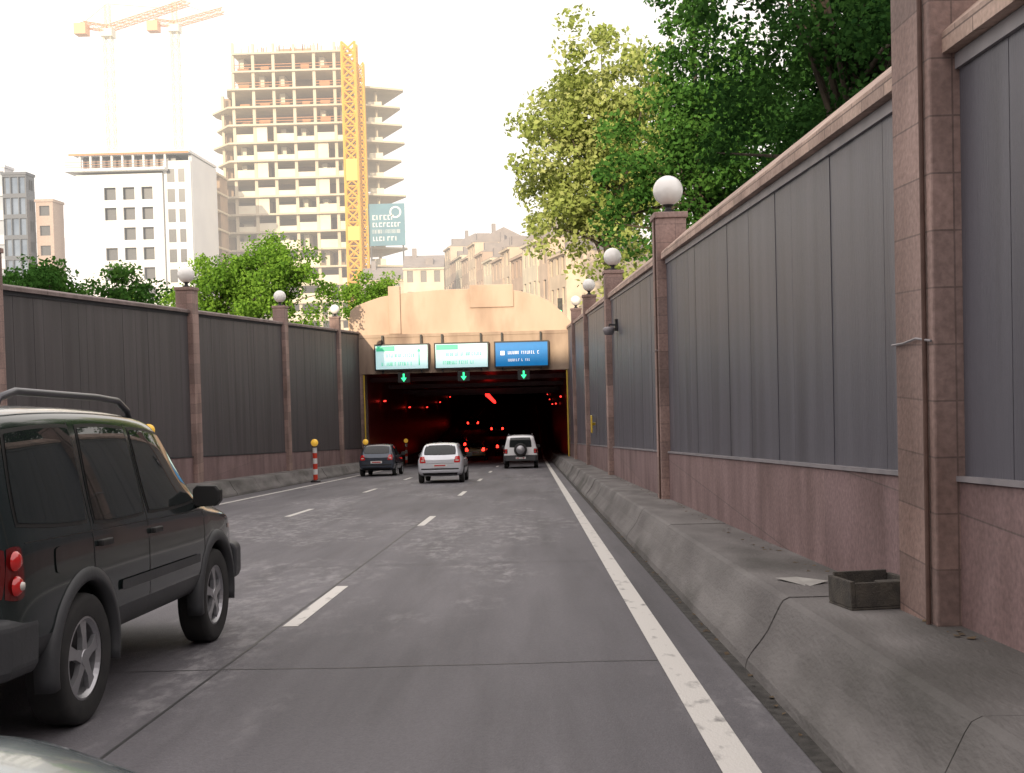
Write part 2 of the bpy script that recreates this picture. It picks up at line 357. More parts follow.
# ------------------------------------------------------------ delineator posts
def post(x,y,h=1.5):
    e=empty('delineator_post',(x,y,rz(y)))
    g=MB(); n=6; r=.09
    g.lathe([(.001,0),(.2,0),(.2,.06),(.1,.1),(.001,.1)],(0,0,0),'z',20,2)
    for k in range(n):
        z0=.1+(h-.35)*k/n; z1=.1+(h-.35)*(k+1)/n
        g.lathe([(r,z0),(r,z1)],(0,0,0),'z',16,k%2)
    zt=h-.25; g.lathe([(r,zt),(.12,zt+.01),(.12,zt+.05),(.001,zt+.05)],(0,0,0),'z',16,2)
    g.sphere((0,0,h-.06),.15,16,3)
    g.obj('post',[M['redp'],M['white'],M['black'],M['yel']],e,smooth=False)
post(-8.75,44,1.65); post(-8.75,57.5,1.65); post(-8.95,25.5,2.0); post(-8.75,76,1.7)
e=empty('wall_lamp',(2.2,28.6,.62))
g=MB(); g.box(.02,.1,-.12,.12,-.05,.25); g.tube([(.04,0,.1),(-.12,0,.12),(-.14,0,.0)],.025,8); g.obj('bracket',M['black'],e)
g=MB(); g.lathe([(.001,-.16),(.1,-.15),(.15,-.05),(.16,.02),(.08,.06),(.001,.06)],(-.14,0,0),'z',20); g.obj('lamp_head',M['trim'],e,smooth=True)
e=empty('emergency_sign',(2.12,39,rz(39)+2.0)); g=MB(); g.box(-.02,.02,-.25,.25,-.3,.3); g.box(.02,.14,-.03,.03,-.05,.05); g.obj('plate',M['yelp'],e,bevel=.01)
e=empty('junction_box',(2.02,6.62,rz(6.62)+.45),(math.atan(-S),0,.12))
g=MB(); g.box(-.2,.2,-.17,.17,0,.015); g.box(-.2,-.17,-.17,.17,.016,.17); g.box(.17,.2,-.17,.17,.016,.17); g.box(-.169,.169,-.17,-.145,.016,.16); g.box(-.169,.169,.145,.17,.016,.19); g.box(0.02,.168,-.144,.0,.016,.15)
g.obj('box',pmat('rusty_box',(.05,.045,.04),(.09,.08,.065),scale=12,rough=.9,bump=.5),e,bevel=.005)
e=empty('litter',(1.86,7.7,rz(7.7)+.456),(math.atan(-S),0,.5))
g=MB(); g.add([(-.12,-.2,.0),(.1,-.16,.01),(.14,.2,.0),(-.08,.18,.02)],[(0,1,2,3)]); g.obj('paper',pmat('paper',(.4,.39,.36),(.3,.29,.27),rough=.8),e)
g=MB()
rr=random.Random(3)
for i in range(260):
    y=rr.uniform(3.5,30); x=rr.choice([rr.uniform(2.05,2.24),rr.uniform(1.26,1.33)]); zb=rz(y)+(.45 if x>1.5 else .004); s=rr.uniform(.008,.03)
    a=rr.uniform(0,3.1); g.add([(x+s*math.cos(a+k*1.57)*rr.uniform(.6,1.2),y+s*math.sin(a+k*1.57),zb+.001+rr.uniform(0,.012)) for k in range(4)],[(0,1,2,3)])
g.obj('dead_leaves',pmat('dead_leaf',(.12,.08,.04),(.07,.05,.03),scale=20,rough=.9))
# ------------------------------------------------------------ trees
rng=np.random.default_rng(5)
def leaves(centers,rads,per,size):
    n=len(centers)*per
    c=np.repeat(centers,per,axis=0); r=np.repeat(rads,per)
    d=rng.normal(size=(n,3)); d/=np.linalg.norm(d,axis=1)[:,None]
    rr=rng.random(n)**.45
    p=c+d*(rr*r)[:,None]*np.array([1,1,.75])
    nrm=rng.normal(size=(n,3))+d*.9+np.array([0,0,.5]); nrm/=np.linalg.norm(nrm,axis=1)[:,None]
    t=rng.normal(size=(n,3)); a=np.cross(nrm,t); a/=np.linalg.norm(a,axis=1)[:,None]; b=np.cross(nrm,a)
    s=(size*rng.uniform(.6,1.4,n))[:,None]
    V=np.stack([p-a*s*.5,p+b*s*.32,p+a*s*.5,p-b*s*.32],axis=1).reshape(-1,3)
    cl=np.repeat(rng.random(len(centers)),per*4)
    return V,cl
def tree(name,x,y,z0,h,r,zc,rzv,ncl,per,size,mat,trunk=.25,clr=(.9,1.7),low=None):
    e=empty(name,(x,y,z0))
    cs=[];rs=[]
    lobes=[(rng.uniform(-.45,.45)*r,rng.uniform(-.45,.45)*r,zc-z0+rng.uniform(-.5,.55)*rzv,rng.uniform(.45,.7)) for _ in range(9)]
    while len(cs)<ncl:
        l=lobes[rng.integers(len(lobes))]
        d=rng.normal(size=3); d/=np.linalg.norm(d); k=rng.random()**.4*l[3]
        p=np.array([l[0]+d[0]*r*k,l[1]+d[1]*r*k,l[2]+d[2]*rzv*k])
        if p[2]<(low or .8): continue
        if (p[0]/r)**2+(p[1]/r)**2+((p[2]-(zc-z0))/rzv)**2>1.05: continue
        cs.append(p); rs.append(rng.uniform(*clr))
    cs=np.array(cs);rs=np.array(rs)
    V,cl=leaves(cs,rs,per,size)
    n=len(V)//4
    me=bpy.data.meshes.new('crown'); me.vertices.add(len(V)); me.vertices.foreach_set('co',V.ravel())
    me.loops.add(n*4); me.loops.foreach_set('vertex_index',np.arange(n*4)); me.polygons.add(n)
    me.polygons.foreach_set('loop_start',np.arange(0,n*4,4)); me.polygons.foreach_set('loop_total',np.full(n,4)); me.update()
    at=me.attributes.new('clump','FLOAT','POINT'); at.data.foreach_set('value',cl.astype(np.float32))
    me.materials.append(mat); o=bpy.data.objects.new('crown',me); COL.objects.link(o); o.parent=e
    g=MB(); top=zc-z0+rzv*.3
    pts=[(0,0,-.2),(rng.uniform(-.1,.1),.05,top*.3),(rng.uniform(-.3,.3),rng.uniform(-.3,.3),top*.65),(rng.uniform(-.5,.5),rng.uniform(-.5,.5),top)]
    g.tube(pts,[trunk*1.3,trunk,trunk*.7,trunk*.2],10)
    for i in range(min(26,ncl)):
        c=cs[rng.integers(len(cs))]; f=rng.uniform(.3,.85); s=Vector((pts[2][0]*f,pts[2][1]*f,top*f*.8)); c=Vector(c)
        if c.z<s.z*.7: continue
        mid=(s+c)/2+Vector((0,0,.3)); g.tube([s,mid,c],[trunk*.35,trunk*.2,.02],6)
    g.obj('trunk',M['bark'],e,smooth=True)
LF_light=leafmat('leaf_light',(.17,.22,.05),(.30,.36,.10),(.46,.48,.2),.3)
LF_mid=leafmat('leaf_mid',(.024,.07,.014),(.055,.14,.028),(.11,.23,.045),.25)
LF_dark=leafmat('leaf_dark',(.012,.04,.012),(.03,.08,.02),(.06,.15,.032),.25)
LF_left=leafmat('leaf_plane',(.06,.14,.02),(.14,.27,.035),(.24,.40,.06),.3)
tree('lime_tree',6.3,85,1.1,24,8.6,13.8,12.9,290,100,.42,LF_light,.45,(1.0,2.0))
tree('chestnut_tree',9.3,58,1.1,20,6.6,11.0,10.5,230,130,.29,LF_mid,.4,(.8,1.6))
tree('chestnut_tree',12.5,44,1.1,18,6.5,11.0,10.0,210,140,.25,LF_dark,.4,(.8,1.5))
tree('chestnut_tree',9.0,30,1.1,14,4.8,8.2,7.0,200,160,.18,LF_dark,.3,(.6,1.1))
tree('chestnut_tree',9.5,21,1.1,11,4.5,7.2,6.0,200,160,.14,LF_dark,.3,(.5,.9))
tree('plane_tree',-13.9,61,1.1,6,3.4,4.4,3.1,80,140,.2,LF_left,.16,(.5,1.0),low=.7)
tree('plane_tree',-17.6,62,1.1,6,3.0,3.7,2.7,60,140,.2,LF_left,.16,(.5,1.0),low=.6)
tree('plane_tree',-12.2,84,1.1,6,3.2,4.2,3.1,65,130,.22,LF_left,.16,(.5,1.0),low=.6)
tree('plane_tree',-21.0,66,1.1,6,3.0,2.8,2.2,50,130,.2,LF_left,.15,(.5,1.0),low=.5)
for (hx,hy,hr) in [(-19.3,44,2.4),(-23.5,50,3.0),(-26,56,3.0),(-28,60,3.0),(-18,48,2.0),(-21,47,2.4),(-22,41,2.2)]:
    tree('shrub_tree',hx,hy,1.1,4,hr,2.8,1.8,48,120,.18,LF_mid,.1,(.4,.8),low=.3)
# ------------------------------------------------------------ buildings
cream=pmat('new_concrete',(.64,.56,.42),(.55,.48,.35),scale=.25,rough=.85)
creamd=pmat('inner_blockwork',(.44,.32,.22),(.36,.26,.18),scale=.4,rough=.9)
infill=pmat('infill_panel',(.8,.75,.6),(.72,.66,.52),scale=.3,rough=.8)
whiteb=pmat('white_render',(.76,.76,.74),(.70,.70,.69),scale=.2,rough=.8)
winD=pmat('window_dark',(.05,.055,.06),(.07,.07,.08),rough=.2)
orange=pmat('orange_timber',(.55,.27,.13),(.48,.23,.11),scale=1,rough=.8)
craneY=pmat('hoist_yellow',(.8,.45,.04),(.74,.40,.035),rough=.5)
glassB=pmat('blue_glass',(.1,.14,.2),(.2,.25,.32),scale=.3,rough=.1,metal=.3)
glassP=pmat('pale_glass',(.35,.38,.42),(.42,.45,.48),scale=.3,rough=.15,metal=.2)
T=empty('tower_block_under_construction')
slab=MB();col=MB();inf=MB();core=MB();tim=MB()
FH=3.35; NF=17; xs=[-54.5+i*3.83 for i in range(7)]
for k in range(NF+1):
    z=1.1+k*FH
    lx=-59.9+ (0.8*(k%2) if k<15 else 3.0+1.2*(k-15)); rx=-23.0-(.35*(k%3))
    yo=208
    if k<=15:
        slab.loft([[(lx,yo+4,zz),(-55.5,yo-1.3,zz),(-31.5,yo-1.3,zz),(rx,yo+3,zz),(rx,yo+4.2,zz),(-30,yo+18,zz),(-57,yo+18,zz),(lx,yo+7,zz)] for zz in (z-.34,z)])
    else:
        slab.loft([[(lx,yo+4,zz),(-54.5,yo-1.0,zz),(-33,yo-1.0,zz),(-33,yo+18,zz),(-57,yo+18,zz),(lx,yo+7,zz)] for zz in (z-.34,z)])
    if k<NF:
        for i,x in enumerate(xs): col.box(x-.28,x+.28,yo-.6,yo,z,z+FH-.341)
        if k<15:
            for x in (-57.6,-28.2): col.box(x-.25,x+.25,yo+3,yo+3.6,z,z+FH-.341)
        for i in range(6):
            x0=xs[i]+.3;x1=xs[i+1]-.3
            r=random.random()
            if k<13 and r<.86:
                if (i+k)%2==0: inf.box(x0,x1,yo-.5,yo-.2,z,z+1.6)
                elif (i%3)==1: inf.box(x0,x0+(x1-x0)*.62,yo-.5,yo-.2,z,z+FH-.4)
                else: inf.box(x0,x1,yo-.5,yo-.2,z,z+1.0)
            elif r<.9 and k>11: tim.box(x0,x1,yo-.9,yo-.82,z+.5,z+.62); tim.box(x0,x1,yo-.9,yo-.82,z+1.0,z+1.12)
            if k>=12: tim.box(x0+random.uniform(0,1),x1-.9,yo+1,yo+1.4,z+.02,z+random.uniform(.5,1.5))
            if random.random()<.35: inf.box(x0+.2,x0+1.2,yo+2,yo+5.8,z,z+FH-.4)
        core.box(-53,-33,yo+6,yo+16,z,z+FH-.341)
        if k<15:
            core.box(-58,-56.5,yo+5,yo+12,z,z+FH-.341)
            inf.box(-29.6,-27,yo+2.2,yo+2.5,z,z+.9+.4*(k%2))
z=1.1+NF*FH
for x in xs: col.box(x-.2,x+.2,yo-.5,yo,z,z+random.uniform(.8,2.2))
core.box(-47,-41,yo+6,yo+12,z,z+2.4)
for i in range(40):
    a=random.uniform(-54,-34); tim.box(a,a+.1,yo-.4,yo-.3,z,z+random.uniform(.6,1.6))
slab.obj('floor_slabs',cream,T);col.obj('columns',cream,T);inf.obj('infill',infill,T);core.obj('core_walls',creamd,T);tim.obj('guard_rails',orange,T)
def lattice(mb,p0,p1,w,step,th=.12,mi=0):
    p0=Vector(p0);p1=Vector(p1);d=(p1-p0);L=d.length;d.normalize()
    up=Vector((0,1,0)) if abs(d.y)<.9 else Vector((0,0,1))
    a=d.cross(up).normalized()*w/2;b=a.cross(d).normalized()*w/2
    cor=[a+b,a-b,-a-b,-a+b]
    for c in cor: mb.tube([p0+c,p1+c],th,4,mi)
    n=max(1,int(L/step))
    for i in range(n):
        q0=p0+d*L*i/n;q1=p0+d*L*(i+1)/n
        for j in range(4):
            c0=cor[j];c1=cor[(j+1)%4]
            mb.tube([q0+c0,q1+c1],th*.7,4,mi); mb.tube([q0+c0,q0+c1],th*.6,4,mi); mb.tube([q0+c1,q1+c0],th*.7,4,mi)
g=MB(); lattice(g,(-32.0,204.6,1.1),(-32.0,204.6,58.5),2.4,2.2,.24); 
for k in range(16): g.box(-33.6,-30,205.9,206.6,1.6+k*FH,2.1+k*FH)
g.box(-33.0,-30.8,203.2,203.4,22,24.6); g.box(-33.0,-30.9,203.2,203.4,33,37)
lattice(g,(-30.1,205.4,1.1),(-30.1,205.4,55),1.1,1.6,.15)
g.obj('mast',craneY,empty('construction_hoist'))
b=empty('billboard',(-26.1,205.5,25.0))
g=MB(); g.box(-3.4,3.4,0,.3,-3.9,3.9); g.obj('board',pmat('banner_teal',(.10,.24,.3),(.085,.2,.26),scale=.4,rough=.6),b)
g=MB(); glyphs(g,-2.8,2.6,-1.6,.7,-.03,-.002)
def bigtxt(x0,x1,z,h):
    x=x0
    while x<x1:
        w=random.uniform(.35,.6); g.box(x,x+.16,-.03,-.002,z,z+h); 
        if random.random()<.7: g.box(x+.161,x+w,-.03,-.002,z+h-.16,z+h)
        if random.random()<.6: g.box(x+.161,x+w,-.03,-.002,z,z+.16)
        x+=w+.22
bigtxt(-2.6,1.0,.9,.9); bigtxt(-2.6,2.4,-.4,.8); bigtxt(-2.6,1.6,-3.0,.8)
g.lathe([(.8,-.03),(1.1,-.03),(1.1,-.002)],(1.7,0,2.3),'y',20); g.obj('lettering',M['white'],b)
g=MB(); 
for x in (-3,3): g.box(x-.15,x+.15,.05,.25,-23.9,-3.9)
g.obj('legs',M['black'],b)
def wallwin(mb,x0,x1,y,th,z0,z1,rows,cols,skip=0.0,mi=0):
    zc=z0
    for (za,zb) in rows:
        mb.box(x0,x1,y,y+th,zc,za,mi); xc=x0
        for (xa,xb) in cols:
            mb.box(xc,xa,y,y+th,za,zb,mi)
            if random.random()<skip: mb.box(xa,xb,y+.02,y+th,za,zb,mi)
            xc=xb
        mb.box(xc,x1,y,y+th,za,zb,mi); zc=zb
    mb.box(x0,x1,y,y+th,zc,z1,mi)
W=empty('white_apartment_block'); g=MB(); Y=175
rows=[(z,z+2.0) for z in (4,7.2,10.4,13.6,16.8,20.0,23.2,26.4)]
wallwin(g,-71.6,-57.8,Y,.4,1.1,30.5,rows,[(-67.2,-65.3),(-64.2,-62.3),(-61.2,-59.4)],.22)
g.box(-57.79,-53.4,Y+.6,Y+1.0,1.1,32.5); g.box(-71.6,-71.2,Y+.41,Y+15,1.1,30.5); g.box(-53.8,-53.3,Y+1.01,Y+15,1.1,33.4)
g.box(-73,-57,Y-1.2,Y+14,30.9,31.3); g.box(-72,-53.2,Y-.4,Y+14.9,33.6,34.0)
for i in range(9): g.box(-71+i*1.7,-70.7+i*1.7,Y-.1,Y+.3,31.31,33.59)
g.obj('walls',whiteb,W)
g=MB(); g.box(-71.1,-57.8,Y+.8,Y+14,1.1,30.4); g.box(-57.7,-53.9,Y+1.1,Y+14,1.1,32.4); 
for k in range(9):
    g.box(-57.2,-56.0,Y+.56,Y+.598,3.5+k*3.2,5.6+k*3.2); g.box(-55.4,-54.4,Y+.56,Y+.598,3.5+k*3.2,5.6+k*3.2)
g.box(-71,-56,Y+1.5,Y+13,31.31,33.5)
g.obj('windows',winD,W)
g=MB()
for k in range(3): g.box(-72.8,-57,Y-1.15,Y-1.1,31.5+k*.4,31.56+k*.4)
g.box(-72.5,-53.3,Y-.45,Y-.405,33.5,33.8); g.obj('railings',orange,W)
W=empty('concrete_frame_building'); g=MB();h=MB();c=MB()
for k in range(11):
    z=1.1+k*3.3; g.box(-66.5,-55,196,204,z-.35,z); 
    if k<10:
        for x in (-66,-63,-60,-57): g.box(x-.25,x+.25,196.3,196.8,z,z+2.94)
        h.box(-66.4,-55,196.1,196.2,z+.5,z+.65); h.box(-66.4,-55,196.1,196.2,z+1.0,z+1.15)
        c.box(-66,-55.3,199,203.9,z,z+2.94)
g.obj('frame',cream,W);h.obj('rails',orange,W);c.obj('infill',creamd,W)
def office(name,x0,x1,y,z1,mw,mg,nf,nc,depth=20,z0=1.1,pf=(.3,.8),pc=(.2,.8)):
    W=empty(name); g=MB(); fh=(z1-z0)/nf; cw=(x1-x0)/nc
    wallwin(g,x0,x1,y,.35,z0,z1,[(z0+fh*(k+pf[0]),z0+fh*(k+pf[1])) for k in range(nf)],[(x0+cw*(i+pc[0]),x0+cw*(i+pc[1])) for i in range(nc)])
    for xa,xb in ((x0,x0+.35),(x1-.35,x1)):
        nn=max(2,int(depth/3.5)); 
        g.box(xa,xb,y+.351,y+depth,z0,z0+fh*.3)
        for k in range(nf):
            g.box(xa,xb,y+.351,y+depth,z0+fh*(k+.8),min(z0+fh*(k+1.3),z1))
            for i in range(nn+1):
                yy=y+.351+(depth-1.6)*i/nn; g.box(xa,xb,yy,yy+1.2,z0+fh*(k+.3),z0+fh*(k+.8))
    g.box(x0-.15,x1+.15,y-.15,y+depth+.1,z1+.003,z1+.4)
    g.obj('walls',mw,W); g=MB(); g.box(x0+.37,x1-.37,y+.37,y+depth-.1,z0,z1-.01); g.obj('glazing',mg,W)
    return W
office('office_building',-104,-81.6,172,31.5,pmat('pale_cladding',(.6,.6,.62),(.54,.54,.57),scale=.2,rough=.5),glassP,8,9,3,pf=(.25,.85),pc=(.08,.92))
office('glass_office_building',-81.1,-77.4,170,30,pmat('dark_cladding',(.05,.06,.08),(.07,.08,.1),rough=.25),glassB,9,3,3,pf=(.1,.9),pc=(.06,.94))
office('unseen_shade_block',-76.9,-74.2,172,26,pmat('brown_render',(.46,.36,.3),(.4,.3,.25),rough=.8),winD,8,1,4)
def crane(x,y,h,az,jl,el,cj):
    e=empty('tower_crane',(x,y,1.1))
    g=MB(); lattice(g,(0,0,0),(0,0,h),1.6,2.4,.07); g.box(-1.2,1.2,-1.2,1.2,h,h+1.6); lattice(g,(0,0,h+1.6),(0,0,h+7),1.0,1.6,.07); g.obj('mast',craneP,e)
    d=Vector((math.cos(az)*math.cos(el),math.sin(az)*math.cos(el),math.sin(el)))
    g=MB(); p=Vector((0,0,h+1.8)); lattice(g,p,p+d*jl,1.2,2.0,.08); d2=Vector((-d.x,-d.y,0)); lattice(g,p,p+d2*cj,1.2,2.0,.08); q=p+d2*cj; g.box(q.x-1.2,q.x+1.2,q.y-1.2,q.y+1.2,q.z-2.2,q.z)
    g.tube([(0,0,h+7),p+d*jl*.75],.05,4); g.tube([(0,0,h+7),q],.05,4); g.obj('jib',orangeC,e)
orangeC=pmat('crane_orange',(.8,.42,.2),(.76,.38,.18),rough=.5); craneP=pmat('crane_pale',(.82,.76,.6),(.78,.72,.56),rough=.5)
crane(-87,232,68,math.radians(40),20,math.radians(26),6)
crane(-78.5,250,74,math.radians(30),12,math.radians(22),5)
hm=[pmat('house_render_%d'%i,c,rough=.85,scale=.4) for i,c in enumerate([(.62,.50,.37),(.55,.43,.33),(.66,.58,.44),(.5,.37,.28)])]
roofm=pmat('slate_roof',(.25,.22,.21),(.3,.26,.24),scale=1,rough=.8)
winH=pmat('house_window',(.14,.12,.11),(.18,.16,.14),rough=.3)
def house(x,y,w,d,h,rot,mi,gable=2.5):
    e=empty('town_house',(x,y,1.1),(0,0,rot)); g=MB(); nf=max(2,int(h/3.3)); fh=h/nf; nc=max(2,int(w/2.3)); cw=w/nc
    wallwin(g,0,w,0,.3,0,h,[(fh*(k+.3),fh*(k+.85)) for k in range(nf)],[(cw*(i+.28),cw*(i+.72)) for i in range(nc)])
    g.box(0,.3,.301,d,0,h); g.box(w-.3,w,.301,d,0,h); g.box(-.1,w+.1,-.3,.0,h-.35,h-.05); g.obj('walls',hm[mi],e)
    g=MB(); g.box(.31,w-.31,.2,d-.1,0,h-.02); g.obj('windows',winH,e)
    g=MB(); g.loft([[(xx,-.25,h),(xx,d*.5,h+gable),(xx,d+.1,h)] for xx in (-.05,w+.05)]); g.box(w*.2,w*.2+.8,d*.4,d*.4+.6,h+gable*.5,h+gable+1.2); g.box(w*.55,w*.55+1.3,d*.08,d*.3,h+.2,h+1.7); g.obj('roof',roofm,e)
y=128; x=2.5
for i in range(14):
    w=random.uniform(6.5,9); hgt=random.uniform(9,12)+i*.75
    house(x-i*1.6,y,w,10,hgt,math.radians(-78),i%4); 
    y+=w*1.0+.1
house(-21.5,190,7,10,14.5,math.radians(3),2); house(-30,196,8,10,13,0,0); house(-14.5,230,6,10,15,0,1)
e=empty('traffic_light',(2.05,72,1.1)); g=MB(); g.tube([(0,0,0),(0,0,2.2)],.07,10); g.box(-.16,.16,-.12,.12,1.5,2.55); g.obj('pole_and_head',M['black'],e)
g=MB()
for k,c in enumerate((0,1,2)): g.lathe([(.001,-.14),(.1,-.135),(.1,-.12)],(0,0,1.68+k*.34),'y',16,c)
g.obj('lenses',[arrowE,M['black'],M['black']],e)
stone=pmat('shade_block_stone',(.4,.36,.3),(.34,.3,.25),rough=.85)  # unseen building row added behind the camera to cast shade on the road
office('unseen_shade_block',-75,-42,-68,30,stone,winD,9,12,16)
office('unseen_shade_block',-41.8,-8,-66,28.8,stone,winD,9,12,16)
office('unseen_shade_block',-7.8,30,-68,30.5,stone,winD,9,13,16)
# evening haze over the city
hz,nt,b=newmat('evening_haze'); nt.nodes.remove(b)
ab=nt.nodes.new('ShaderNodeVolumeAbsorption'); ab.inputs[0].default_value=(0,0,0,1); ab.inputs[1].default_value=.0022
em=nt.nodes.new('ShaderNodeEmission'); em.inputs[0].default_value=(1,.94,.86,1); em.inputs[1].default_value=.0027
ad=nt.nodes.new('ShaderNodeAddShader'); nt.links.new(ab.outputs[0],ad.inputs[0]); nt.links.new(em.outputs[0],ad.inputs[1]); nt.links.new(ad.outputs[0],nt.nodes['Material Output'].inputs['Volume'])
g=MB(); g.box(-700,700,100,700,1.15,260); g.obj('haze',hz)
# ------------------------------------------------------------ vehicles
tyre=pmat('tyre_rubber',(.018,.018,.018),(.028,.027,.026),rough=.85,scale=10)
alloy=pmat('alloy_rim',(.42,.42,.43),(.34,.34,.36),rough=.35,metal=.7)
glass=pmat('car_glass',(.012,.016,.016),(.016,.02,.02),rough=.02,coat=0.0)
plast=pmat('grey_plastic',(.042,.044,.047),(.052,.054,.057),rough=.55,bump=.1)
blk=pmat('rubber_black',(.01,.01,.01),(.014,.014,.014),rough=.5)
tailr=pmat('tail_lens',(.45,.01,.01),(.35,.01,.01),rough=.15,coat=1,emit=(1,.02,.01),es=.08)
taild=pmat('tail_surround',(.12,.008,.008),(.1,.006,.006),rough=.12,coat=1)
tailon=pmat('tail_lens_lit',(.6,.01,.01),(.5,.01,.01),rough=.15,emit=(1,.025,.015),es=8)
tailw=pmat('reverse_lens',(.6,.55,.5),(.55,.5,.45),rough=.15,coat=1)
amber=pmat('amber_lens',(.7,.25,.02),(.6,.2,.02),rough=.2,coat=1)
plate=pmat('number_plate',(.7,.7,.68),(.66,.66,.64),rough=.5)
plred=pmat('plate_red',(.5,.04,.04),(.45,.03,.03),rough=.5)
railm=pmat('rail_grey',(.1,.1,.11),(.09,.09,.1),rough=.35,metal=.5)
def paint(name,c,metal=.4,rough=.28): return pmat(name,c,tuple(x*.88 for x in c),scale=1.5,rough=rough,metal=metal,coat=.8)
def bake(o):
    dg=bpy.context.evaluated_depsgraph_get(); me=bpy.data.meshes.new_from_object(o.evaluated_get(dg)); o.modifiers.clear(); o.data=me
SUV=[(-2.10,.52,.98,.74,1.50,.58),(-2.05,.44,1.03,.85,1.66,.66),(-1.92,.40,1.05,.89,1.73,.71),(-1.2,.38,1.06,.90,1.77,.72),(-.3,.38,1.06,.90,1.78,.72),(.38,.38,1.05,.90,1.74,.70),(.54,.38,1.05,.90,1.67,.68),(1.08,.38,1.03,.90,1.16,.74),(1.2,.38,1.01,.89,1.11,.74),(1.75,.40,.96,.87,1.03,.72),(2.0,.42,.88,.80,.95,.66),(2.1,.50,.72,.68,.8,.55)]
HATCH=[(-1.95,.44,.72,.68,.84,.6),(-1.90,.34,.80,.78,.97,.64),(-1.80,.28,.87,.81,1.10,.64),(-1.52,.25,.90,.83,1.38,.6),(-1.35,.24,.90,.835,1.44,.6),(-.4,.24,.90,.84,1.48,.61),(.15,.24,.89,.84,1.45,.59),(.3,.24,.89,.84,1.38,.58),(.98,.24,.86,.83,.97,.66),(1.08,.24,.85,.83,.93,.68),(1.5,.24,.80,.81,.88,.66),(1.8,.26,.72,.76,.79,.58),(1.9,.36,.58,.66,.66,.5)]
def wheel(e,x,y,r,sgn,w=.2):
    g=MB(); ri=r*.64
    g.lathe([(ri,-w*.42),(r*.9,-w*.5),(r*.98,-w*.42),(r,-w*.3),(r,w*.3),(r*.98,w*.42),(r*.9,w*.5),(ri,w*.42)],(x,y,r),'x',40); g.obj('tyre',tyre,e,smooth=True)
    g=MB(); xo=x+sgn*w*.40
    g.lathe([(ri+.004,xo-x),(ri-.012,xo-x+sgn*.004),(ri-.03,xo-x-sgn*.02),(ri-.035,xo-x-sgn*.08),],(x,y,r),'x',40)
    for k in range(5):
        t=2*math.pi*(k+.25)/5; c,s=math.cos(t),math.sin(t)
        def P3(rr,off,h): return (xo+sgn*h,y+rr*c-off*s,r+rr*s+off*c)
        g.loft([[P3(.03,-.035,-.03),P3(.03,.035,-.03),P3(.03,.035,.0),P3(.03,-.035,.0)],[P3(ri*.5,-.026,-.03),P3(ri*.5,.026,-.03),P3(ri*.5,.026,-.002),P3(ri*.5,-.026,-.002)],[P3(ri-.015,-.045,-.035),P3(ri-.015,.045,-.035),P3(ri-.015,.045,-.012),P3(ri-.015,-.045,-.012)]])
    g.lathe([(.001,sgn*.006),(.045,sgn*.004),(.06,-sgn*.02)],(xo,y,r),'x',20)
    g.obj('rim',alloy,e)
    g=MB(); g.lathe([(.001,-sgn*.07),(ri-.01,-sgn*.07)],(xo,y,r),'x',24); g.obj('brake_disc',blk,e)
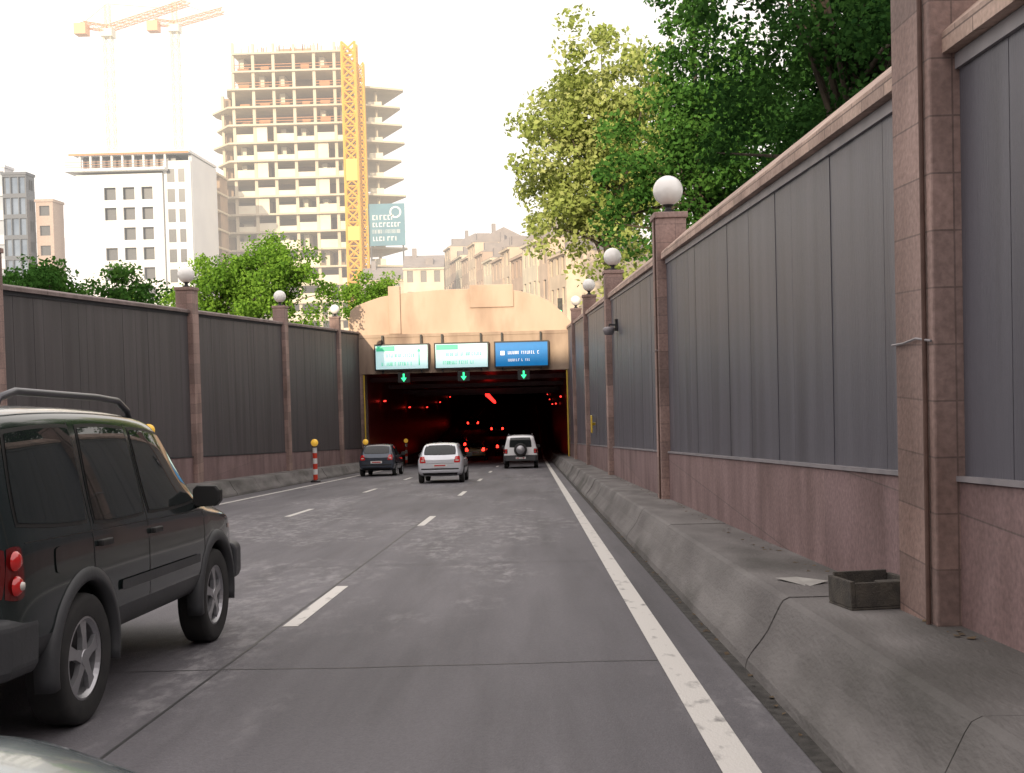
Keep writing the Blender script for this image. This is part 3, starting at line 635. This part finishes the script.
def vehicle(name,st,loc,pm,wr,ax,kind,lit=False,yaw=0.0):
    import bmesh
    e=empty(name,loc,(-math.atan((rz(loc[1]-1)-rz(loc[1]+1))/2),0,yaw))
    suv=kind!='hatch'
    low=pm if not suv else plast
    rings=[]
    for (y,zb,bt,w,tp,wt) in st:
        dz=tp-bt; zm=min(.60,zb+(bt-zb)*.5)
        h=[(0,zb),(w*.8,zb),(w*.96,zb+.05),(w*1.0,zm-.01),(w*.995,zm+.01),(w,(zm+bt)/2),(w*.985,bt-.02),(w*.965,bt+.04*dz),(wt+(w-wt)*.13,bt+.84*dz),(wt*.96,bt+.95*dz),(wt*.62,tp-.004),(0,tp+.012)]
        rings.append([(x,y,z) for x,z in h]+[(-x,y,z) for x,z in h[-2:0:-1]])
    n=len(rings[0]); vs=[p for r in rings for p in r]; fs=[];ms=[]
    for i in range(len(rings)-1):
        for j in range(n):
            k=(j+1)%n; fs.append((i*n+j,i*n+k,(i+1)*n+k,(i+1)*n+j)); jj=j if j<11 else 21-j; ms.append(1 if jj<3 else 0)
    hf=11
    for base in (0,(len(rings)-1)*n):
        for j in range(hf):
            a=base+j; b_=base+j+1; c=base+(n-j-1)%n; d=base+(n-j)%n
            f=[a,b_,c,d] if j>0 else [a,b_,c]
            if j==hf-1: f=[a,b_,d]
            fs.append(tuple(dict.fromkeys(f))); ms.append(1 if j<3 else 0)
    me=bpy.data.meshes.new('body'); me.from_pydata(vs,[],fs)
    for m in (pm,low,blk): me.materials.append(m)
    me.polygons.foreach_set('material_index',ms); me.polygons.foreach_set('use_smooth',[True]*len(fs))
    bm=bmesh.new(); bm.from_mesh(me); bmesh.ops.recalc_face_normals(bm,faces=bm.faces); bm.to_mesh(me); bm.free()
    o=bpy.data.objects.new('body',me); COL.objects.link(o)
    sb=o.modifiers.new('s','SUBSURF'); sb.levels=3; sb.render_levels=3; bake(o)
    cut=MB()
    for ay in ax:
        for sg in (-1,1): cut.lathe([(.001,-.2),(wr*1.17,-.2),(wr*1.17,.3),(.001,.3)],(sg*.78 if sg>0 else -.88,ay,wr+.02),'x',40,2)
    co=cut.obj('cutter',[pm,low,blk])
    bm=bmesh.new(); bm.from_mesh(co.data); bmesh.ops.remove_doubles(bm,verts=bm.verts,dist=.003); bmesh.ops.recalc_face_normals(bm,faces=bm.faces); bm.to_mesh(co.data); bm.free()
    bo=o.modifiers.new('b','BOOLEAN'); bo.operation='DIFFERENCE'; bo.object=co; bo.solver='EXACT'
    dm=o.data
    bvh=BVHTree.FromPolygons([v.co for v in dm.vertices],[p.vertices for p in dm.polygons])
    bake(o); bpy.data.objects.remove(co,do_unlink=True)
    o.parent=e
    def decal(nm,q,axis,sg,mat,off=.004,k=.2,nn=10):
        N_=nn; vs=[]
        for i in range(N_+1):
            for j in range(N_+1):
                u=2*i/N_-1;v=2*j/N_-1
                ue=u*math.sqrt(1-v*v/2);ve=v*math.sqrt(1-u*u/2)
                uu=(u+(ue-u)*k+1)/2; vv=(v+(ve-v)*k+1)/2
                a=[q[0][c]*(1-uu)*(1-vv)+q[1][c]*uu*(1-vv)+q[2][c]*uu*vv+q[3][c]*(1-uu)*vv for c in (0,1)]
                if axis=='x': org=Vector((sg*4,a[0],a[1])); d=Vector((-sg,0,0))
                else: org=Vector((a[0],sg*5,a[1])); d=Vector((0,-sg,0))
                hit=bvh.ray_cast(org,d)
                if hit[0] is None: p=Vector(vs[-1]) if vs else org*.2
                else: p=hit[0]-d*off
                vs.append(tuple(p))
        fs=[(i*(N_+1)+j,(i+1)*(N_+1)+j,(i+1)*(N_+1)+j+1,i*(N_+1)+j+1) for i in range(N_) for j in range(N_)]
        b=MB(); b.add(vs,fs); return b.obj(nm,mat,e,smooth=True)
    def grow(q,d):
        cx=sum(p[0] for p in q)/4; cz=sum(p[1] for p in q)/4
        return [(p[0]+math.copysign(d,p[0]-cx),p[1]+math.copysign(d,p[1]-cz)) for p in q]
    if suv:
        W_=[[(.90,1.11),(.44,1.60),(-.20,1.635),(-.20,1.09)],[(-.28,1.09),(-.28,1.635),(-1.02,1.64),(-1.08,1.09)],[(-1.17,1.10),(-1.12,1.64),(-1.86,1.60),(-1.94,1.14)]]
        seams=[(.95,.46,1.10),(-.24,.42,1.66),(-1.12,.80,1.66)]
    else:
        W_=[[(.78,.93),(.22,1.30),(-.28,1.33),(-.28,.92)],[(-.37,.92),(-.37,1.33),(-1.0,1.31),(-1.25,.95)]]
        seams=[(.85,.32,.92),(-.325,.30,1.34),(-1.12,.6,.9)]
    for sg in (-1,1):
        for q in W_:
            decal('window_seal',grow(q,.02),'x',sg,blk,.003,.15); decal('side_window',q,'x',sg,glass,.007,.15)
        for (sy,z0,z1) in seams:
            decal('door_seam',[(sy-.005,z0),(sy+.005,z0),(sy+.005,z1),(sy-.005,z1)],'x',sg,blk,.002,0,8)
        hz_=.97 if suv else .82
        for hy in ((-.12,-.98) if suv else (-.2,-1.02)):
            hit=bvh.ray_cast(Vector((sg*4,hy,hz_)),Vector((-sg,0,0)))
            if hit[0]:
                g=MB(); x=hit[0].x; g.box(min(x-sg*.005,x+sg*.03),max(x-sg*.005,x+sg*.03),hy-.08,hy+.08,hz_-.018,hz_+.018); g.obj('door_handle',blk,e,bevel=.008)
        if suv: decal('body_crease',[(-1.9,1.045),(1.0,1.03),(1.0,1.036),(-1.9,1.051)],'x',sg,blk,.002,0,14); decal('fuel_flap',[(-1.62,.86),(-1.47,.86),(-1.47,1.0),(-1.62,1.0)],'x',sg,pm,.006,.5,8)
        mz=.66 if suv else .55
        decal('side_moulding',[(-.75,mz),(.8,mz),(.8,mz+.06),(-.75,mz+.06)],'x',sg,plast if suv else blk,.014,.05,12)
        my=.86 if suv else .68; mz=1.13 if suv else .98; mx=sg*(.86 if suv else .84)
        g=MB(); g.loft([[(mx+sg*px*s,my+dy,mz+pz*s) for px,pz in ((.02,-.07),(.16,-.065),(.19,-.03),(.19,.05),(.16,.085),(.02,.09),(-.01,.06),(-.01,-.05))] for dy,s in ((-.05,.92),(-.045,1),(.03,1),(.07,.85),(.1,.5))]); g.tube([(mx-sg*.06,my,mz-.07),(mx+sg*.05,my,mz-.04)],.03,6)
        g.obj('door_mirror',blk,e,smooth=False,bevel=.008)
        g=MB()
        for ay in ax:
            r0=wr*1.17
            x0=sg*.862
            if suv:
                rings=[]
                for k in range(25):
                    t=math.radians(-14+208*k/24); q=.75+.25*math.sin(max(0,min(math.pi,t)))
                    rings.append([(x0+sg*a,ay+(r0+b*q)*math.cos(t),wr+.02+(r0+b*q)*math.sin(t)) for a,b in ((-.06,-.010),(.048,-.010),(.052,.012),(.042,.06),(.015,.072),(-.06,.072))])
                g.loft(rings)
        if suv: g.obj('wheel_arch_flares',plast,e,smooth=True)
        for ay in ax: wheel(e,sg*(.79 if suv else .74),ay,wr,sg,.21 if suv else .18)
        if suv:
            zt=1.77; g=MB(); xr=sg*.62
            g.tube([(xr,-1.75,zt-.07),(xr,-1.68,zt+.01),(xr,-1.5,zt+.05),(xr,-.4,zt+.06),(xr,-.05,zt+.05),(xr,.12,zt-.01),(xr,.18,zt-.08)],.022,8)
            g.obj('roof_rail',railm,e,smooth=True)
    tl=tailon if lit else tailr
    if suv:
        def bump(g,y0,y1,s):
            g.loft([[(x,yy,z) for x,z in ((-.84*s2,.40),(.84*s2,.40),(.87*s2,.45),(.87*s2,.66),(.84*s2,.70),(-.84*s2,.70),(-.87*s2,.66),(-.87*s2,.45))] for yy,s2 in ((y0,.88),(y0+s*.04,.96),(y0+s*.12,1.0),(y1,1.02))])
        g=MB(); bump(g,-2.17,-1.80,1); g.obj('rear_bumper',plast,e,bevel=.02)
        g=MB(); bump(g,2.17,1.85,-1); g.obj('front_bumper',plast,e,bevel=.02)
        for sg in (-1,1):
            decal('tail_lamp',[(-2.055,.78),(-1.945,.78),(-1.945,1.04),(-2.035,1.04)],'x',sg,taild,.008,.3,8)
            a=min(sg*.68,sg*.83);b=max(sg*.68,sg*.83)
            decal('tail_lamp',[(a,.78),(b,.78),(b,1.04),(a,1.04)],'y',-1,taild,.010,.4,8)
            for zz,rr_ in ((.85,.055),(.97,.055)): 
                g=MB(); hit=bvh.ray_cast(Vector((sg*.75,-5,zz)),Vector((0,1,0)))
                if hit[0]: g.lathe([(.001,-.03),(rr_*.6,-.028),(rr_,-.0)],(sg*.75,hit[0].y-.01,zz),'y',16); g.obj('lamp_insert',tl,e,smooth=True)
                hit=bvh.ray_cast(Vector((sg*4,-1.995,zz)),Vector((-sg,0,0)))
                if hit[0]:
                    g=MB(); g.lathe([(.001,sg*.03),(rr_*.5,sg*.026),(rr_*.85,sg*.012),(rr_*.9,0)],(hit[0].x+sg*.006,-1.998,zz),'x',16); g.obj('lamp_insert',tl,e,smooth=True)
                    if zz<.9: g=MB(); g.lathe([(.001,sg*.042),(.018,sg*.038),(.024,sg*.02)],(hit[0].x+sg*.006,-1.998,zz),'x',12); g.obj('lamp_insert',tailw,e,smooth=True)
        decal('rear_window_seal',[(-.60,1.10),(.60,1.10),(.54,1.62),(-.54,1.62)],'y',-1,blk,.003,.15)
        decal('rear_window',[(-.57,1.13),(.57,1.13),(.51,1.59),(-.51,1.59)],'y',-1,glass,.008,.15)
        decal('windscreen',[(-.68,1.17),(.68,1.17),(.58,1.64),(-.58,1.64)],'y',1,glass,.006,.1)
        g=MB(); g.lathe([(.001,-.26),(.12,-.26),(.29,-.25),(.335,-.22),(.345,-.14),(.33,-.03),(.2,0)],(0,-2.09,.98),'y',32); g.obj('spare_wheel',tyre,e,smooth=True)
        g=MB(); g.lathe([(.001,-.275),(.2,-.27),(.22,-.255)],(0,-2.09,.98),'y',32); g.obj('spare_wheel_cover',alloy if kind=='suv2' else blk,e,smooth=True)
        g=MB(); g.box(-.26,.26,-2.19,-2.171,.5,.61); g.obj('number_plate',plate,e)
        g=MB(); glyphs(g,-.22,.2,.525,.06,-2.195,-2.191); g.obj('plate_letters',plred,e)
        for sg in (-1,1): decal('headlamp',[(sg*.5,.78),(sg*.72,.78),(sg*.72,.92),(sg*.5,.94)],'y',1,tailw,.006,.2,6)
        for sg in (-1,1): decal('side_repeater',[(1.70,.84),(1.77,.84),(1.77,.875),(1.70,.875)],'x',sg,amber,.006,.3,4)
    else:
        decal('rear_window_seal',[(-.60,1.02),(.60,1.02),(.54,1.38),(-.54,1.38)],'y',-1,blk,.003,.2)
        decal('rear_window',[(-.57,1.04),(.57,1.04),(.51,1.355),(-.51,1.355)],'y',-1,glass,.008,.2)
        decal('windscreen',[(-.64,.98),(.64,.98),(.52,1.36),(-.52,1.36)],'y',1,glass,.006,.1)
        for sg in (-1,1):
            decal('tail_lamp',[(sg*.50,.74),(sg*.735,.74),(sg*.72,.98),(sg*.56,.98)],'y',-1,tl,.008,.25,8)
            decal('reverse_lamp',[(sg*.56,.80),(sg*.68,.80),(sg*.68,.85),(sg*.56,.85)],'y',-1,tailw,.012,.25,4)
            decal('headlamp',[(sg*.42,.6),(sg*.68,.6),(sg*.68,.74),(sg*.44,.74)],'y',1,tailw,.006,.2,6)
        decal('bumper_strip',[(-.68,.50),(.68,.50),(.68,.545),(-.68,.545)],'y',-1,blk,.012,.05,10)
        decal('hatch_seam',[(-.5,.715),(.5,.715),(.5,.723),(-.5,.723)],'y',-1,blk,.003,0,8)
        decal('number_plate',[(-.26,.59),(.26,.59),(.26,.70),(-.26,.70)],'y',-1,plate,.012,0,6)
        decal('plate_letters',[(-.2,.62),(.2,.62),(.2,.665),(-.2,.665)],'y',-1,plred,.015,0,6)
        decal('lower_valance',[(-.6,.30),(.6,.30),(.64,.38),(-.64,.38)],'y',-1,blk,.01,.05,8)
    return e
vehicle('suv',SUV,(-3.37,7.17,rz(7.17)),paint('dark_green_paint',(.016,.026,.026),.5,.22),.355,(-1.22,1.27),'suv')
vehicle('hatchback_car',HATCH,(-3.35,41.4,rz(41.4)),paint('silver_paint',(.72,.74,.78),.3,.3),.29,(-1.2,1.25),'hatch')
vehicle('hatchback_car',HATCH,(-7.10,51.6,rz(51.6)),paint('dark_blue_paint',(.06,.075,.1),.5,.3),.29,(-1.2,1.25),'hatch')
vehicle('suv',SUV,(-.62,59.4,rz(59.4)),paint('white_suv_paint',(.85,.85,.85),.0,.3),.355,(-1.23,1.27),'suv2')
vehicle('hatchback_car',HATCH,(-4.3,84,rz(84)),paint('tan_paint',(.3,.2,.08),.3,.3),.29,(-1.2,1.25),'hatch',True)
vehicle('hatchback_car',HATCH,(-2.4,97,rz(97)),paint('red_paint',(.3,.03,.02),.3,.3),.29,(-1.2,1.25),'hatch',True)
vehicle('hatchback_car',HATCH,(-6.9,104,rz(104)),paint('grey_paint',(.1,.1,.1),.3,.3),.29,(-1.2,1.25),'hatch',True)
vehicle('hatchback_car',HATCH,(-7.4,140,rz(140)),paint('black_paint',(.02,.02,.02),.3,.3),.29,(-1.2,1.25),'hatch',True)
vehicle('hatchback_car',HATCH,(-4.0,128,rz(128)),paint('tan_paint',(.2,.16,.1),.3,.3),.29,(-1.2,1.25),'hatch',True)
# own bonnet, lower left
e=empty('car_bonnet',(-1.42,1.03,rz(1.0)-.085))
g=MB(); nx=24;ny=20;vs=[]
for i in range(nx+1):
    for j in range(ny+1):
        u=2*i/nx-1;v=j/ny
        w=.84-.14*v**3; x=u*w; yy=-.2+1.45*v-.14*u*u*v
        z=1.10-.06*v-.20*v**6-.07*abs(u)**4+.010*math.exp(-((abs(u)-.62)/.12)**2)
        vs.append((x,yy,z))
g.add(vs,[(i*(ny+1)+j,(i+1)*(ny+1)+j,(i+1)*(ny+1)+j+1,i*(ny+1)+j+1) for i in range(nx) for j in range(ny)])
o=g.obj('bonnet_skin',paint('bonnet_silver',(.28,.35,.38),.5,.22),e,smooth=True)
sd=o.modifiers.new('s','SOLIDIFY'); sd.thickness=.03; sd.offset=-1
# ------------------------------------------------------------ light, sky, camera
AZ=math.radians(191); EL=math.radians(14)
sd=Vector((math.sin(AZ)*math.cos(EL),math.cos(AZ)*math.cos(EL),math.sin(EL)))
L=bpy.data.lights.new('sun','SUN'); L.energy=5.0; L.angle=math.radians(.5); L.color=(1,.84,.62)
lo=bpy.data.objects.new('sun',L); COL.objects.link(lo); lo.rotation_euler=sd.to_track_quat('Z','Y').to_euler(); lo.location=(0,0,60)
w=bpy.data.worlds.new('World'); scene.world=w; w.use_nodes=True; nt=w.node_tree; bg=nt.nodes['Background']
sk=nt.nodes.new('ShaderNodeTexSky'); sk.sky_type='NISHITA'; sk.sun_disc=False; sk.sun_elevation=EL; sk.sun_rotation=AZ; sk.dust_density=3
mx=nt.nodes.new('ShaderNodeMixRGB'); mx.inputs[0].default_value=.82; mx.inputs[2].default_value=(15.6,14.4,14.1,1)
nt.links.new(sk.outputs[0],mx.inputs[1]); nt.links.new(mx.outputs[0],bg.inputs[0]); bg.inputs[1].default_value=.13
cam=bpy.data.cameras.new('camera'); cam.sensor_width=36; cam.lens=38.67; cam.clip_end=6000; cam.clip_start=.05
co=bpy.data.objects.new('camera',cam); COL.objects.link(co); scene.camera=co
F=Vector((-18.8/1100,1,-31/1100)).normalized(); R=F.cross(Vector((0,0,1))).normalized(); U=R.cross(F); th=math.radians(1.5)
U2=U*math.cos(th)+R*math.sin(th); R2=F.cross(U2)
co.matrix_world=Matrix(((R2.x,U2.x,-F.x,0),(R2.y,U2.y,-F.y,0),(R2.z,U2.z,-F.z,0),(0,0,0,1)))
scene.view_settings.view_transform='Standard'; scene.view_settings.look='None'; scene.view_settings.exposure=0
